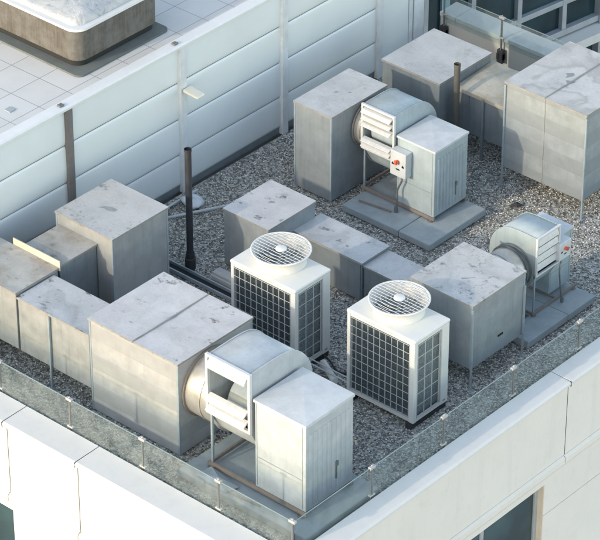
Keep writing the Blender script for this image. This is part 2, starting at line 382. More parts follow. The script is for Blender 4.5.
# storeys of wall with window openings
for k in range(3):
    zt = -.665-k*3.0; zb = zt-3.0; wt = zt-.10; wb = zt-1.9
    op = [(-2.6,-2.3),(-2.3,.07),(.07,2.0),(2.0,3.75),(3.75,4.385)]
    mb = MB(); 
    for i, (a, b_) in enumerate(op):
        if i in (1, 3): mb.box(a, b_, -5.12, -4.85, wt, zt); mb.box(a, b_, -5.12, -4.85, zb, wb)
        else: mb.box(a, b_, -5.12, -4.85, zb, zt)
    build('wall', mb, 'facade', bld)
    opy = [(-4.85,-3.4),(-3.4,-.62),(-.62,1.2),(1.2,3.6),(3.6,5.9)]
    zt2 = zt-.04 if k == 0 else zt
    mb = MB()
    for i, (a, b_) in enumerate(opy):
        if i in (1, 3): mb.box(4.12, 4.385, a, b_, wt-.03, zt2); mb.box(4.12, 4.385, a, b_, zb, wb)
        elif k == 0: 
            mb.box(4.12, 4.385, a, b_, -1.255, zt2); mb.box(4.12, 4.375, a, b_, -1.265, -1.255); mb.box(4.12, 4.385, a, b_, zb, -1.265)
        else: mb.box(4.12, 4.385, a, b_, zb, zt2)
    build('wall', mb, 'facade', bld)
    for a, b_ in ((-2.3,.07),(2.0,3.75)):
        fr = build('window', MB().box(a, a+.05, -5.0, -4.94, wb, wt).box(b_-.05, b_, -5.0, -4.94, wb, wt).box(a+.05, b_-.05, -5.0, -4.94, wt-.05, wt).box(a+.05, b_-.05, -5.0, -4.94, wb, wb+.05).box((a+b_)/2-.025, (a+b_)/2+.025, -5.0, -4.94, wb+.05, wt-.05), 'frame_grey', bld, .003)
        build('pane', MB().box(a+.05, b_-.05, -4.975, -4.965, wb+.05, wt-.05), 'win', fr)
    for a, b_ in ((-3.4,-.62),(1.2,3.6)):
        wt2 = wt-.03
        build('window_reveal', MB().box(4.20, 4.375, b_-.012, b_-.002, wb, wt2), 'cream', bld)
        mm = [a+(b_-a)*.28, a+(b_-a)*.62]
        f = MB().box(4.24, 4.30, a, a+.05, wb, wt2).box(4.24, 4.30, b_-.065, b_-.013, wb, wt2).box(4.24, 4.30, a+.05, b_-.065, wt2-.03, wt2).box(4.24, 4.30, a+.05, b_-.065, wb, wb+.05)
        for q in mm: f.box(4.24, 4.295, q-.03, q+.03, wb+.05, wt2-.03)
        fr = build('window', f, 'frame_grey', bld, .003)
        build('pane', MB().box(4.265, 4.275, a+.05, b_-.065, wb+.05, wt2-.03), 'win', fr)

# ------------------------------------------------------------------ glass balustrades
PZ = .93
def rail_post(parent, x, y, axis, up=PZ, inside=True):
    sx, sy = ((1,0) if axis == 'x' else (0,1))
    b = MB().box(x-.011, x+.011, y-.011, y+.011, .12, up-.035)
    p = build('post', b, 'steel', parent, .002)
    c = MB().box(x-.045*sx-.02*sy, x+.045*sx+.02*sy, y-.045*sy-.02*sx, y+.045*sy+.02*sx, up-.045, up-.012)
    c.tube([(x,y,up-.012),(x,y,up+.006)], .012, 8)
    build('clamp', c, 'clamp', p, .004)
    c = MB().box(x-.042*sx-.018*sy, x+.042*sx+.018*sy, y-.042*sy-.018*sx, y+.042*sy+.018*sx, .512, .532)
    build('clamp', c, 'clamp', p, .003)
    c = MB().box(x-.05, x+.05, y-.028, y+.028, .13, .33).box(x-.05, x-.02, y-.04, y+.04, .18, .28).box(x+.02, x+.05, y-.04, y+.04, .18, .28)
    build('bracket', c, 'dark_metal', p, .004)
bal = thing('glass_balustrade', 'low clear glass balustrade with steel posts along the front left roof edge', 'balustrade', (1,-4.72,.5))
xs = [-1.60,-.46,.68,1.82,2.97,4.05]
for x in xs: rail_post(bal, x, -4.715, 'x')
e = [-2.3]+xs
for a, b_ in zip(e[:-1], e[1:]):
    gp = build('glass_panel', MB().box(a+.014, b_-.014, -4.722, -4.712, .40, PZ-.03), 'glass', bal)
    build('glass_edge', MB().box(a+.014, b_-.014, -4.722, -4.712, PZ-.03+.0005, PZ-.03+.006), 'edge', gp)
bal = thing('glass_balustrade', 'low clear glass balustrade with steel posts along the right roof edge', 'balustrade', (4.07,0,.5))
ys = [-3.42,-2.17,-.91,.34,1.59,2.84,4.09,5.3]
for y in ys: rail_post(bal, 4.07, y, 'y')
e = [-4.70]+ys
for a, b_ in zip(e[:-1], e[1:]):
    gp = build('glass_panel', MB().box(4.065, 4.075, a+.014, b_-.014, .40, PZ-.03), 'glass', bal)
    build('glass_edge', MB().box(4.065, 4.075, a+.014, b_-.014, PZ-.03+.0005, PZ-.03+.006), 'edge', gp)
bal = thing('glass_balustrade', 'glass balustrade with bracketed posts on the far parapet before the office windows', 'balustrade', (0,5.56,.5))
xs = [-2.46+.28,-1.21,.03,1.27,2.5,3.7]
xs[0] = -2.22
for x in xs: rail_post(bal, x, 5.545, 'x', .86)
e = xs+[4.0]
for a, b_ in zip(e[:-1], e[1:]):
    gp = build('glass_panel', MB().box(a+.014, b_-.014, 5.541, 5.551, .40, .84), 'glass', bal)
    build('glass_edge', MB().box(a+.014, b_-.014, 5.541, 5.551, .84+.0005, .84+.006), 'edge', gp)

# ------------------------------------------------------------------ panelled divider wall
wall = thing('panel_wall', 'tall pale blue grey wall of horizontal boards between gravel roof and tiled terrace', 'wall', (-2.35,0,0))
posts = [(-5.05,'wall_post'),(-3.58,'wall_post'),(-1.63,'rusty'),(.40,'wall_post'),(2.34,'wall_post'),(4.30,'wall_post')]
seams = [.10,.56,1.09,1.63,2.14]
def board(y0, y1, z0, z1):
    n = 8; prof = [(-2.386, z0+.007)]
    for t, dx in ((0,-.016),(.03,-.007),(.09,-.001),(.2,.001),(.45,.003),(.7,.002),(.88,-.001),(.95,-.004),(.985,-.010),(1,-.020)):
        prof.append((-2.360+dx, z0+.007+(z1-z0-.014)*t))
    prof.append((-2.386, z1-.007))
    build('board', MB().prism(prof, y0, y1, 'y'), 'wall_board', wall, smooth=True)
for (ya, _), (yb, _) in zip(posts[:-1], posts[1:]):
    for z0, z1 in zip(seams[:-1], seams[1:]): board(ya+.052, yb-.052, z0, z1)
build('end_panel', MB().box(-2.43, -2.36, 4.352, 4.93, .06, 2.14), 'wall_board', wall, .004)
build('end_trim', MB().box(-2.44, -2.352, 4.94, 5.02, .0, 2.16).box(-2.44, -2.34, 5.035, 5.25, .0, 2.16), 'wall_post', wall, .006)
build('backing', MB().box(-2.46, -2.436, -5.05, 5.24, .0, 2.14), 'galv_dark', wall)
build('backing', MB().box(-2.434, -2.388, -5.0, 4.34, .0, 2.13), 'sealant', wall)
for y, k in posts:
    p = build('post', MB().box(-2.445, -2.318, y-.055, y+.055, .0, 2.150), 'wall_post' if k != 'rusty' else 'rusty_post', wall, .004)
    if k == 'rusty': p['label'] = 'dark rusty post'
    c = build('clip', MB().box(-2.42, -2.36, y-.11, y-.04, 2.205, 2.225).box(-2.395, -2.385, y-.08, y-.07, 2.225, 2.25), 'steel', p, .002)
build('cap', MB().prism([(-2.47,2.152),(-2.308,2.152),(-2.308,2.185),(-2.33,2.20),(-2.47,2.203)], -5.05, 5.25, 'y'), 'wall_cap', wall, .004)
build('gap_strip', MB().box(-2.40, -2.385, -5.0, 5.2, .0, .10), 'galv_dark', wall)  # dark strip standing in for the shaded gap below the boards
# flood light on wall post
fl = thing('wall_lamp', 'small cream shelf like lamp sticking out from the pale wall post', 'lamp', (-2.33,.42,1.52))
build('arm', MB().box(-2.317, -2.20, .40, .44, 1.495, 1.515), 'steel', fl, .003)
build('lamp_head', MB().prism([(-2.30,1.56),(-2.05,1.535),(-2.05,1.51),(-2.30,1.52)], .36, .50, 'y'), 'cream', fl, .006)
M['lamp_cream'] = simple('sunlit_lamp_cream', (.82,.74,.60), .4, 0, .04)  # warm sunlight on the plate put into its bright cream colour
fl.children[1].data.materials[0] = M['lamp_cream']

# ------------------------------------------------------------------ tub on the terrace
tub = thing('hot_tub', 'brown rounded tub with silver crumpled cover on the tiled terrace', 'hot tub', (-3.7,-.2,2.15))
def rrect(x0, x1, y0, y1, r, n=8):
    out = []
    for cx, cy, a in ((x1-r,y1-r,0),(x0+r,y1-r,90),(x0+r,y0+r,180),(x1-r,y0+r,270)):
        for k in range(n+1):
            t = R(a+90*k/n); out.append((cx+r*math.cos(t), cy+r*math.sin(t)))
    return out
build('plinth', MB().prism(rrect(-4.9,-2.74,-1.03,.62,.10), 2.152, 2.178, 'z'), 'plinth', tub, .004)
build('foot', MB().prism(rrect(-4.78,-2.90,-.88,.55,.16), 2.179, 2.27, 'z'), 'black', tub)  # black slab standing in for the shaded gap beneath the cabinet
build('cabinet', MB().prism(rrect(-4.80,-2.87,-.91,.58,.17), 2.27, 2.69, 'z'), 'tub', tub, smooth=True)
build('rim', MB().prism(rrect(-4.82,-2.85,-.93,.60,.18), 2.691, 2.725, 'z'), 'wall_cap', tub, .012, smooth=True)
mb = MB(); prev = None; n = len(rrect(0,1,0,1,.1))
rings = []
for ins, z in ((.05,2.656),(.06,2.70),(.10,2.735),(.17,2.75),(.26,2.79),(.36,2.80),(.5,2.84),(.62,2.86)):
    p = rrect(-4.80+ins,-2.87-ins,-.91+ins,.58-ins,max(.05,.17-ins*.2))
    rings.append([(x+.012*math.sin(7*y+z*20), y+.012*math.sin(6*x), z+.07+.022*math.sin(9*x+5*y)*(ins > .08)) for x, y in p])
vs = [v for r_ in rings for v in r_]; fs = []
for i in range(len(rings)-1):
    for k in range(n): fs.append((i*n+k, i*n+(k+1) % n, (i+1)*n+(k+1) % n, (i+1)*n+k))
fs.append(tuple(range((len(rings)-1)*n, len(rings)*n))); mb.add(vs, fs)
build('cover', mb, 'cover', tub, smooth='all')
mb = MB()
for k in range(26):       # crumpled plastic at the far corner
    a = Vector((-2.98+random.uniform(-.12,.10),   .46+random.uniform(-.2,.08), 2.73+random.uniform(0,.14)))
    d = [Vector((random.uniform(-.09,.09), random.uniform(-.09,.09), random.uniform(-.05,.07))) for _ in range(3)]
    mb.add([a+d[0], a+d[1], a+d[2], a], [(0,1,3),(1,2,3),(2,0,3)])
build('plastic_sheet', mb, 'bag', tub)
tag(build('floor_drain', MB().box(-2.90,-2.80,-2.17,-2.07,2.152,2.162), 'concrete_pad', origin=(-2.85,-2.12,2.15)), 'small green square drain cover set in the terrace tiles', 'drain')

# ------------------------------------------------------------------ duct boxes
def duct(name, label, x0, x1, y0, y1, z0, z1, side='galv', top='top_clean', seams=(), fseam=True, legs=(), ribs=(), trims=True, group=None, cat='duct box', lip=.012):
    t = thing(name, label, cat, ((x0+x1)/2, (y0+y1)/2, 0), group=group)
    build('casing', MB().box(x0, x1, y0, y1, z0, z1-.012), side, t, .006)
    # lid: slightly sagging sheet with turned down lip
    n = 10; mb = MB(); vs = []; fs = []
    for j in range(n+1):
        for i in range(n+1):
            u, w = i/n, j/n
            sag = 0 if i in (0,n) or j in (0,n) else random.uniform(-.004,.004)-.010*math.sin(math.pi*u)*math.sin(math.pi*w)
            vs.append((x0-lip+(x1-x0+2*lip)*u, y0-lip+(y1-y0+2*lip)*w, z1+sag))
    for j in range(n):
        for i in range(n): a = j*(n+1)+i; fs.append((a, a+1, a+n+2, a+n+1))
    mb.add(vs, fs)
    for (a, b_, c, d) in ((x0-lip,x1+lip,y0-lip,y0-lip+.003),(x0-lip,x1+lip,y1+lip-.003,y1+lip),(x0-lip,x0-lip+.003,y0-lip+.003,y1+lip-.003),(x1+lip-.003,x1+lip,y0-lip+.003,y1+lip-.003)):
        mb.box(a, b_, c, d, z1-.028, z1-.001)
    nx_ = int((x1-x0)/.16); ny_ = max(1, int((y1-y0)/.16))      # rivets along the visible lips
    for k in range(nx_+1):
        x = x0+.05+k*(x1-x0-.1)/nx_; mb.box(x-.005,x+.005,y0-lip-.004,y0-lip+.001,z1-.019,z1-.010)
    for k in range(ny_+1):
        y = y0+.05+k*(y1-y0-.1)/ny_; mb.box(x1+lip-.001,x1+lip+.004,y-.005,y+.005,z1-.019,z1-.010)
    ld = build('lid', mb, top, t, smooth=True); ld.data.materials.append(M['lip'])
    for p_ in list(ld.data.polygons)[n*n:]: p_.material_index = 1
    for ax, p in seams:                       # raised standing seam across lid
        if ax == 'x':
            b = MB().box(p-.006, p+.006, y0-lip, y1+lip, z1-.012, z1+.008)
            if fseam: b.box(p-.005, p+.005, y0-.006, y0-.0005, z0, z1-.03)
        else: b = MB().box(x0-lip, x1+lip, p-.006, p+.006, z1-.005, z1+.009)
        build('seam', b, 'lip', t)
    for x, y, zt in legs:
        w = .012; l = MB().box(x-w, x+w, y-w, y+w, 0, zt).box(x-.035, x+.035, y-.035, y+.035, 0, .012)
        build('leg', l, 'trim' if zt > z0+.2 else 'galv_dark', t, .002)
    if trims:
        w = .022
        for x, y in ((x0,y0),(x1,y0)):
            sx = 1 if x == x0 else -1
            b = MB().box(min(x-sx*.004, x+sx*w), max(x-sx*.004, x+sx*w), y-.004, y-.0005, z0, z1-.03)
            b.box(min(x-sx*.004, x-sx*.0005), max(x-sx*.004, x-sx*.0005), y-.0005, y+w, z0, z1-.03)
            build('corner_trim', b, 'trim', t)
        b = MB().box(x1+.0005, x1+.004, y1-w, y1+.003, z0, z1-.03)
        build('corner_trim', b, 'trim', t)
    for ax, a, b0, c0, c1 in ribs:            # extra flat straps / side seams
        if ax == 'front': build('strap', MB().box(a-b0, a+b0, y0-.012, y0-.0005, c0, c1), 'galv_dark', t, .002)
        else: build('strap', MB().box(x1+.0005, x1+.012, a-b0, a+b0, c0, c1), 'galv_dark', t, .002)
    return t
P1 = duct('duct_box', 'large pale duct box with cracked lid seam, feeding the fan nearest the roof corner', .13,1.53,-3.82,-2.57,.02,1.31,'galv_band','top_smear',seams=[('x',.84)], fseam=False)
build('handle', MB().bar((1.30,-2.571,1.05),(1.36,-2.571,1.05),.02), 'steel', P1)
duct('duct_box', 'tall duct box with speckled lid beside the white wall, left of the black pipe', -1.78,-.83,-2.45,-1.49,.03,1.30,'galv_warm','top_dirty')
duct('duct_box', 'low brown stained duct section joining the speckled lid box', -1.72,-1.09,-3.08,-2.465,.3,1.13,'galv_dark','top_brown',trims=False)
L3 = duct('duct_box', 'stained duct box cut off by the left edge of the photo, with upright flange', -2.2,-1.09,-3.82,-3.12,.3,1.11,'galv_warm','top_brown',trims=False)
build('flange', MB().box(-1.86,-1.07,-3.105,-3.09,1.06,1.20), 'cream', L3, .003)
duct('duct_box', 'blue grey topped duct section between the flanged box and the large corner box', -1.055,.115,-3.82,-3.22,.3,1.065,'galv_warm','top_blue',legs=[(-.52,-3.845,1.04)],trims=False)
duct('duct_box', 'tall grey duct box against the panelled wall feeding the three slatted fan', -1.35,-.72,1.42,2.50,.03,1.30,'galv','top_clean')
duct('duct_box', 'wide duct box in the far corner under the wall end, with smooth lid', -1.38,-.41,3.21,4.28,.25,1.13,'galv_dark','top_clean',trims=False)
# tan sheet covered link duct
D = thing('duct_box', 'low link duct under a bulging tan sheet between the two far boxes', 'duct box', (.1,3.9,0))
build('casing', MB().box(-.39,.62,3.55,4.32,.32,.93), 'galv_dark', D, .006)
n = 12; vs = []; fs = []
for j in range(n+1):
    for i in range(n+1):
        u, w = i/n, j/n; h = .05*math.sin(math.pi*u)*math.sin(math.pi*w)+.03*math.sin(math.pi*2*u)*math.sin(math.pi*w*1.3)
        vs.append((-.40+1.02*u, 3.53+.80*w, .955+h+.05*w))
for j in range(n):
    for i in range(n): a = j*(n+1)+i; fs.append((a, a+1, a+n+2, a+n+1))
mb = MB().add(vs, fs).box(-.40,.61,3.528,3.532,.90,.954)
build('cover_sheet', mb, 'top_tan', D, smooth=True)
for x in (.07,): build('leg', MB().box(x-.016,x+.016,3.515,3.547,0,.93), 'galv_dark', D, .002)
build('strap', MB().box(-.20,-.17,3.54,3.549,.32,.92), 'galv_dark', D)
R2 = duct('duct_box', 'biggest duct box at the right edge with puddle marks on its two part lid', .63,1.92,3.26,4.60,.27,1.55,'galv_band_shade','top_puddle',seams=[('x',1.27)],
     legs=[(.637,3.247,1.5),(1.933,3.25,1.5),(1.90,4.55,.3),(.66,4.55,.3)],trims=False)
R4 = duct('duct_box', 'duct box with speckled lid linked to the small fan near the right roof edge', 2.27,3.20,-.59,.40,.29,1.20,'galv_dark','top_dirty',legs=[(3.215,-.60,1.15),(3.215,.385,1.0),(2.29,-.57,.3)])
R4.children[0].data.materials[0] = M['galv']
build('cleat', MB().bar((3.203,-.09,.52),(3.203,0.0,.52),.02), 'black', R4)
duct('duct_box', 'square duct box behind the left white condenser, with one smudge', -.79,-.05,-.53,.34,.02,.84,'galv','top_smear',trims=False)
duct('duct_section', 'low duct section with dark scuffed top between two grey boxes behind the condensers', -.045,1.06,-.06,.45,.04,.60,'galv_dark','top_blue',trims=False, ribs=[('front',1.02,.02,.04,.57)])
duct('duct_section', 'short lower duct piece between the scuffed section and the speckled lid box', 1.065,2.265,-.03,.42,.04,.55,'galv_dark','top_clean',trims=False)

# ------------------------------------------------------------------ concrete pads
def pad(label, x0, x1, y0, y1, split=None, ax='x'):
    t = thing('concrete_pad', label, 'concrete pad', ((x0+x1)/2,(y0+y1)/2,0), group='concrete pads under the fans')
    if split is None: build('slab', MB().box(x0,x1,y0,y1,.02,.125), 'concrete_pad', t, .014)
    elif ax == 'x':
        build('slab', MB().box(x0,split-.004,y0,y1,.02,.125), 'concrete_pad', t, .014); build('slab', MB().box(split+.004,x1,y0,y1,.02,.123), 'concrete_pad', t, .014)
    else:
        build('slab', MB().box(x0,x1,y0,split-.004,.02,.125), 'concrete_pad', t, .014); build('slab', MB().box(x0,x1,split+.004,y1,.02,.123), 'concrete_pad', t, .014)
    build('skid', MB().box(x0+.04,x1-.04,y0+.03,y1-.03,.0,.02), 'black', t)
pad('blue grey slab under the fan nearest the roof corner', 1.78,3.72,-4.12,-2.86)
pad('blue grey slab under the three slatted fan by the wall', -.48,.97,1.36,2.50,.46)
pad('two part slab under the small fan with red switch', 2.30,3.22,.50,1.84,1.29,'y')

# ------------------------------------------------------------------ centrifugal fans (built in unit size, local frame)
SC = [(0,1.57),(.25,1.572),(.51,1.565),(.70,1.525),(.87,1.39),(.98,1.21),(1.02,1.0),(1.0,.80),(.91,.58),(.76,.41),(.54,.335),(.34,.37),(.18,.49),(.08,.65),(0,.81)]
def fan(label, loc, rot, s, paint, slats, inlet_len, box=(.67,1.42,0.,.80,.08,1.28), control=None, wc=.70, vc=.51, ri=.41, ribdepth=.014, zoff=0., flex=False, side=None):
    t = thing('centrifugal_fan', label, 'fan', loc, rot, None, True, s)
    pts = [(v, w+zoff) for v, w in smoothpoly(SC[:], 5)]
    # wrapper
    n = len(pts); mb = MB(); vs = []; fs = []
    for u in (0., .60):
        vs += [(u, v, w) for v, w in pts]
    for i in range(n-1): fs.append((i, i+1, n+i+1, n+i))
    mb.add(vs, fs)
    h = build('scroll_housing', mb, paint, t, smooth=True)
    so = h.modifiers.new('thick', 'SOLIDIFY'); so.thickness = .012; so.offset = 1
    big = []
    c = Vector((.5, .95+zoff))
    for v, w in pts:
        d = (Vector((v, w))-c); q = c+d*(1+.022/d.length); big.append((max(q.x, -.004) if v < .02 else q.x, q.y))
    for u0, u1 in ((-.014,-.001),(.613-.012,.626-.012)):
        o = build('side_plate', MB().prism(big, u0, u1, 'x'), side or paint, t, .003)
    build('impeller', MB().tube([(.08,vc,wc+zoff+.1),(.52,vc,wc+zoff+.1)], .33, 28), 'fan_blue', h, smooth=True)
    # discharge frame and slats
    z0, z1 = .81+zoff, 1.57+zoff
    f = MB().box(-.035,.0,-.045,-.003,z0-.02,z1+.03).box(.60,.635,-.045,-.003,z0-.02,z1+.03).box(.0,.60,-.045,-.003,z1-.005,z1+.03).box(.0,.60,-.045,-.003,z0-.02,z0+.015)
    fr = build('louver_frame', f, 'louver_white', t, .003)
    for k, (zz, ang) in enumerate(slats):
        a = R(ang); dz = math.sin(a)*.12; dy = math.cos(a)*.12; zz += zoff
        mb = MB(); mb.prism([(-.012,zz),(-.012-dy*.5,zz-dz*.5+.010),(-.012-dy,zz-dz),(-.012-dy+.004,zz-dz-.014),(-.008,zz-.016)], .012, .588, 'x')
        build('slat', mb, 'louver_white', fr, .003)
    # inlet duct on the -u side
    mb = MB()
    L = inlet_len/s
    mb.tube([(-L,vc,wc+zoff),(-.02,vc,wc+zoff)], ri, 40, False)
    mb.tube([(-.06,vc,wc+zoff),(-.015,vc,wc+zoff)], ri+.02, 40)
    mb.tube([(-L*.55,vc,wc+zoff),(-L*.55+.02,vc,wc+zoff)], ri+.008, 40, False)
    d = build('inlet_duct', mb, 'pipe_metal', t, smooth=True)
    build('collar', MB().tube([(-L,vc,wc+zoff),(-L+.025,vc,wc+zoff)], ri+.03, 40), 'rust', d, smooth=True)
    if flex:
        build('flexible_collar', MB().tube([(-.17,vc,wc+zoff),(-.15,vc,wc+zoff),(-.14,vc,wc+zoff),(-.08,vc,wc+zoff),(-.07,vc,wc+zoff),(-.045,vc,wc+zoff)], [ri+.035,ri+.035,ri+.005,ri+.005,ri+.035,ri+.035], 40), 'collar_grey', d, smooth=True)
        build('support', MB().box(-.2,-.1,.10,.20,.0,wc+.1).box(-.24,-.06,.06,.24,0,.02), 'steel', t, .004)
    # motor cabinet
    u0,u1,v0,v1,w0,w1 = box
    b = build('motor_cabinet', MB().box(u0,u1,v0,v1,w0,w1-.012), paint, t, .008)
    e = .012; mb = MB()
    mb.add([(u0-e,v0-e,w1),(u1+e,v0-e,w1),(u1+e,v1+e,w1),(u0-e,v1+e,w1),((u0+u1)/2,(v0+v1)/2,w1+.022)], [(0,1,4),(1,2,4),(2,3,4),(3,0,4)])
    mb.box(u0-e,u1+e,v0-e,v0-e+.004,w1-.035,w1-.001).box(u1+e-.004,u1+e,v0-e+.004,v1+e-.004,w1-.035,w1-.001).box(u0-e,u1+e,v1+e-.004,v1+e,w1-.035,w1-.001).box(u0-e,u0-e+.004,v0-e+.004,v1+e-.004,w1-.035,w1-.001)
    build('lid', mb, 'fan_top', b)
    mb = MB(); nr = 9; 
    for k in range(nr):
        c0 = v0+.05+(v1-v0-.1)*(k+.5)/nr; hw = (v1-v0-.1)/nr*.5
        mb.prism([(u1+.0006,c0-hw*.9),(u1+ribdepth,c0-hw*.45),(u1+ribdepth,c0+hw*.45),(u1+.0006,c0+hw*.9)], w0+.06, w1-.16, 'z')
    build('ribbed_panel', mb, paint, b)
    mb = MB().box(u0+.02,u0+.032,v0-.004,v0-.0006,w0+.03,w1-.05).box(u1-.05,u1-.044,v0-.004,v0-.0006,w0+.03,w1-.05).box(u0+.03,u1-.05,v0-.004,v0-.0006,w0+.42,w0+.43)
    build('panel_seam', mb, 'trim', b)
    build('latch', MB().box(u1+ribdepth,u1+ribdepth+.02,v0+.62*(v1-v0),v0+.66*(v1-v0),w0+.38,w0+.44).box(u1+ribdepth,u1+ribdepth+.012,v0+.62*(v1-v0),v0+.64*(v1-v0),w0+.2,w0+.38), 'steel', b)
    # base frame, legs, feet
    r = MB().bar((-.05,.0,.055),(u1+.02,.0,.055),.035,.05).bar((-.05,v1-.02,.055),(u1+.02,v1-.02,.055),.035,.05)
    r.bar((-.03,.02,.055),(-.03,v1-.04,.055),.03,.045).bar((.64,.02,.055),(.64,v1-.04,.055),.03,.045)
    bf = build('base_frame', r, 'rust', t, .003)
    for u, v in ((.0,.0),(u1-.06,.0),(.0,v1-.02),(u1-.06,v1-.02)):
        build('spring_mount', MB().tube([(u,v,0.),(u,v,.012)], .05, 12).tube([(u,v,.012),(u,v,.03)], .028, 10), 'rust', bf)
    for u, v, zt in ((.0,.018,.82+zoff),(.0,.80,.55+zoff),(.585,.80,.55+zoff)):
        if 1:
            build('leg', MB().box(u-.014,u+.014,v-.014,v+.014,.08,zt), 'trim', t, .002)
    if control:
        a, b_, c0, c1, dep = control
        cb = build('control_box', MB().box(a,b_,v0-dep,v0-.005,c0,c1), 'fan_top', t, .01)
        m_ = (a+b_)/2; h_ = (c1-c0)
        sw = MB().tube([(m_,v0-dep-.001,c0+h_*.62),(m_,v0-dep-.045,c0+h_*.62)], .034, 14)
        build('switch', sw.box(m_-.02,m_+.02,v0-dep-.07,v0-dep-.045,c0+h_*.55,c0+h_*.72), 'red', cb, .004)
        mk = MB()
        for q in (-.10,.10): mk.box(m_+q-.02,m_+q+.02,v0-dep-.006,v0-dep-.001,c0+h_*.44,c0+h_*.50).box(m_+q-.008,m_+q+.008,v0-dep-.006,v0-dep-.001,c0+h_*.50,c0+h_*.54)
        mk.box(m_-.035,m_+.035,v0-dep-.006,v0-dep-.001,c0+h_*.28,c0+h_*.33)
        build('marking', mk, 'black', cb)
        pts2 = [(m_,v0-dep*.5,c0),(m_+.03,v0-dep*.6,c0-.10),(m_-.04,v0-dep*.7,c0-.30),(m_-.02,v0-dep*.9,.12),(m_-.02,v0-dep*1.0,.0)]
        cv = smoothpoly(pts2, 6)
        build('cable', MB().tube([tuple(p) for p in cv], .016, 8).tube([(m_-.02,v0-dep,0.),(m_-.02,v0-dep,.10)], .03, 10), 'steel', t, smooth=True)
    return t
fan('large pale fan with a gap in its white slats, nearest the roof corner', (2.05,-3.84,.125), 0, 1., 'fan_paint',
    [(1.555,48),(1.08,30),(.945,30)], .52, ribdepth=.005, wc=.705)
fan('fan with stacked white slats and red switch on its control box, by the panelled wall', (-.49,1.80,.125), 0, .82, 'fan_blue',
    [(1.54,22),(1.42,22),(1.30,22),(1.02,22),(.93,22)], .215, control=(.66,.97,.66,1.10,.16), wc=.98, vc=.40, ri=.375)
fan('small streaked fan with black flexible collar and red switch, near the right roof edge', (2.92,.985,.125), R(90), .68, 'fan_blue',
    [(1.54,75),(1.37,75),(1.20,75),(1.03,75)], .575, box=(.60,1.22,.13,.83,.10,1.27), control=(.54,.87,.93,1.29,.24), wc=.86, vc=.47, ri=.39, flex=True, zoff=.06, side='streaky')
# loose rods on the slab of the wall fan
tag(build('loose_rod', MB().bar((-.36,1.55,.14),(.12,1.62,.14),.02), 'rust', origin=(-.1,1.58,.125)), 'thin rusty rod lying on the slab before the three slatted fan', 'rod')
fs_ = thing('folded_sheet', 'bent pale sheet lying on the slab before the large corner fan', 'metal sheet', (2.35,-4.02,.13))
build('sheet', MB().add([(2.02,-4.08,.15),(2.5,-4.1,.14),(2.55,-3.93,.15),(2.1,-3.90,.20),(2.3,-4.0,.21)], [(0,1,4),(1,2,4),(2,3,4),(3,0,4)]), 'trim', fs_)

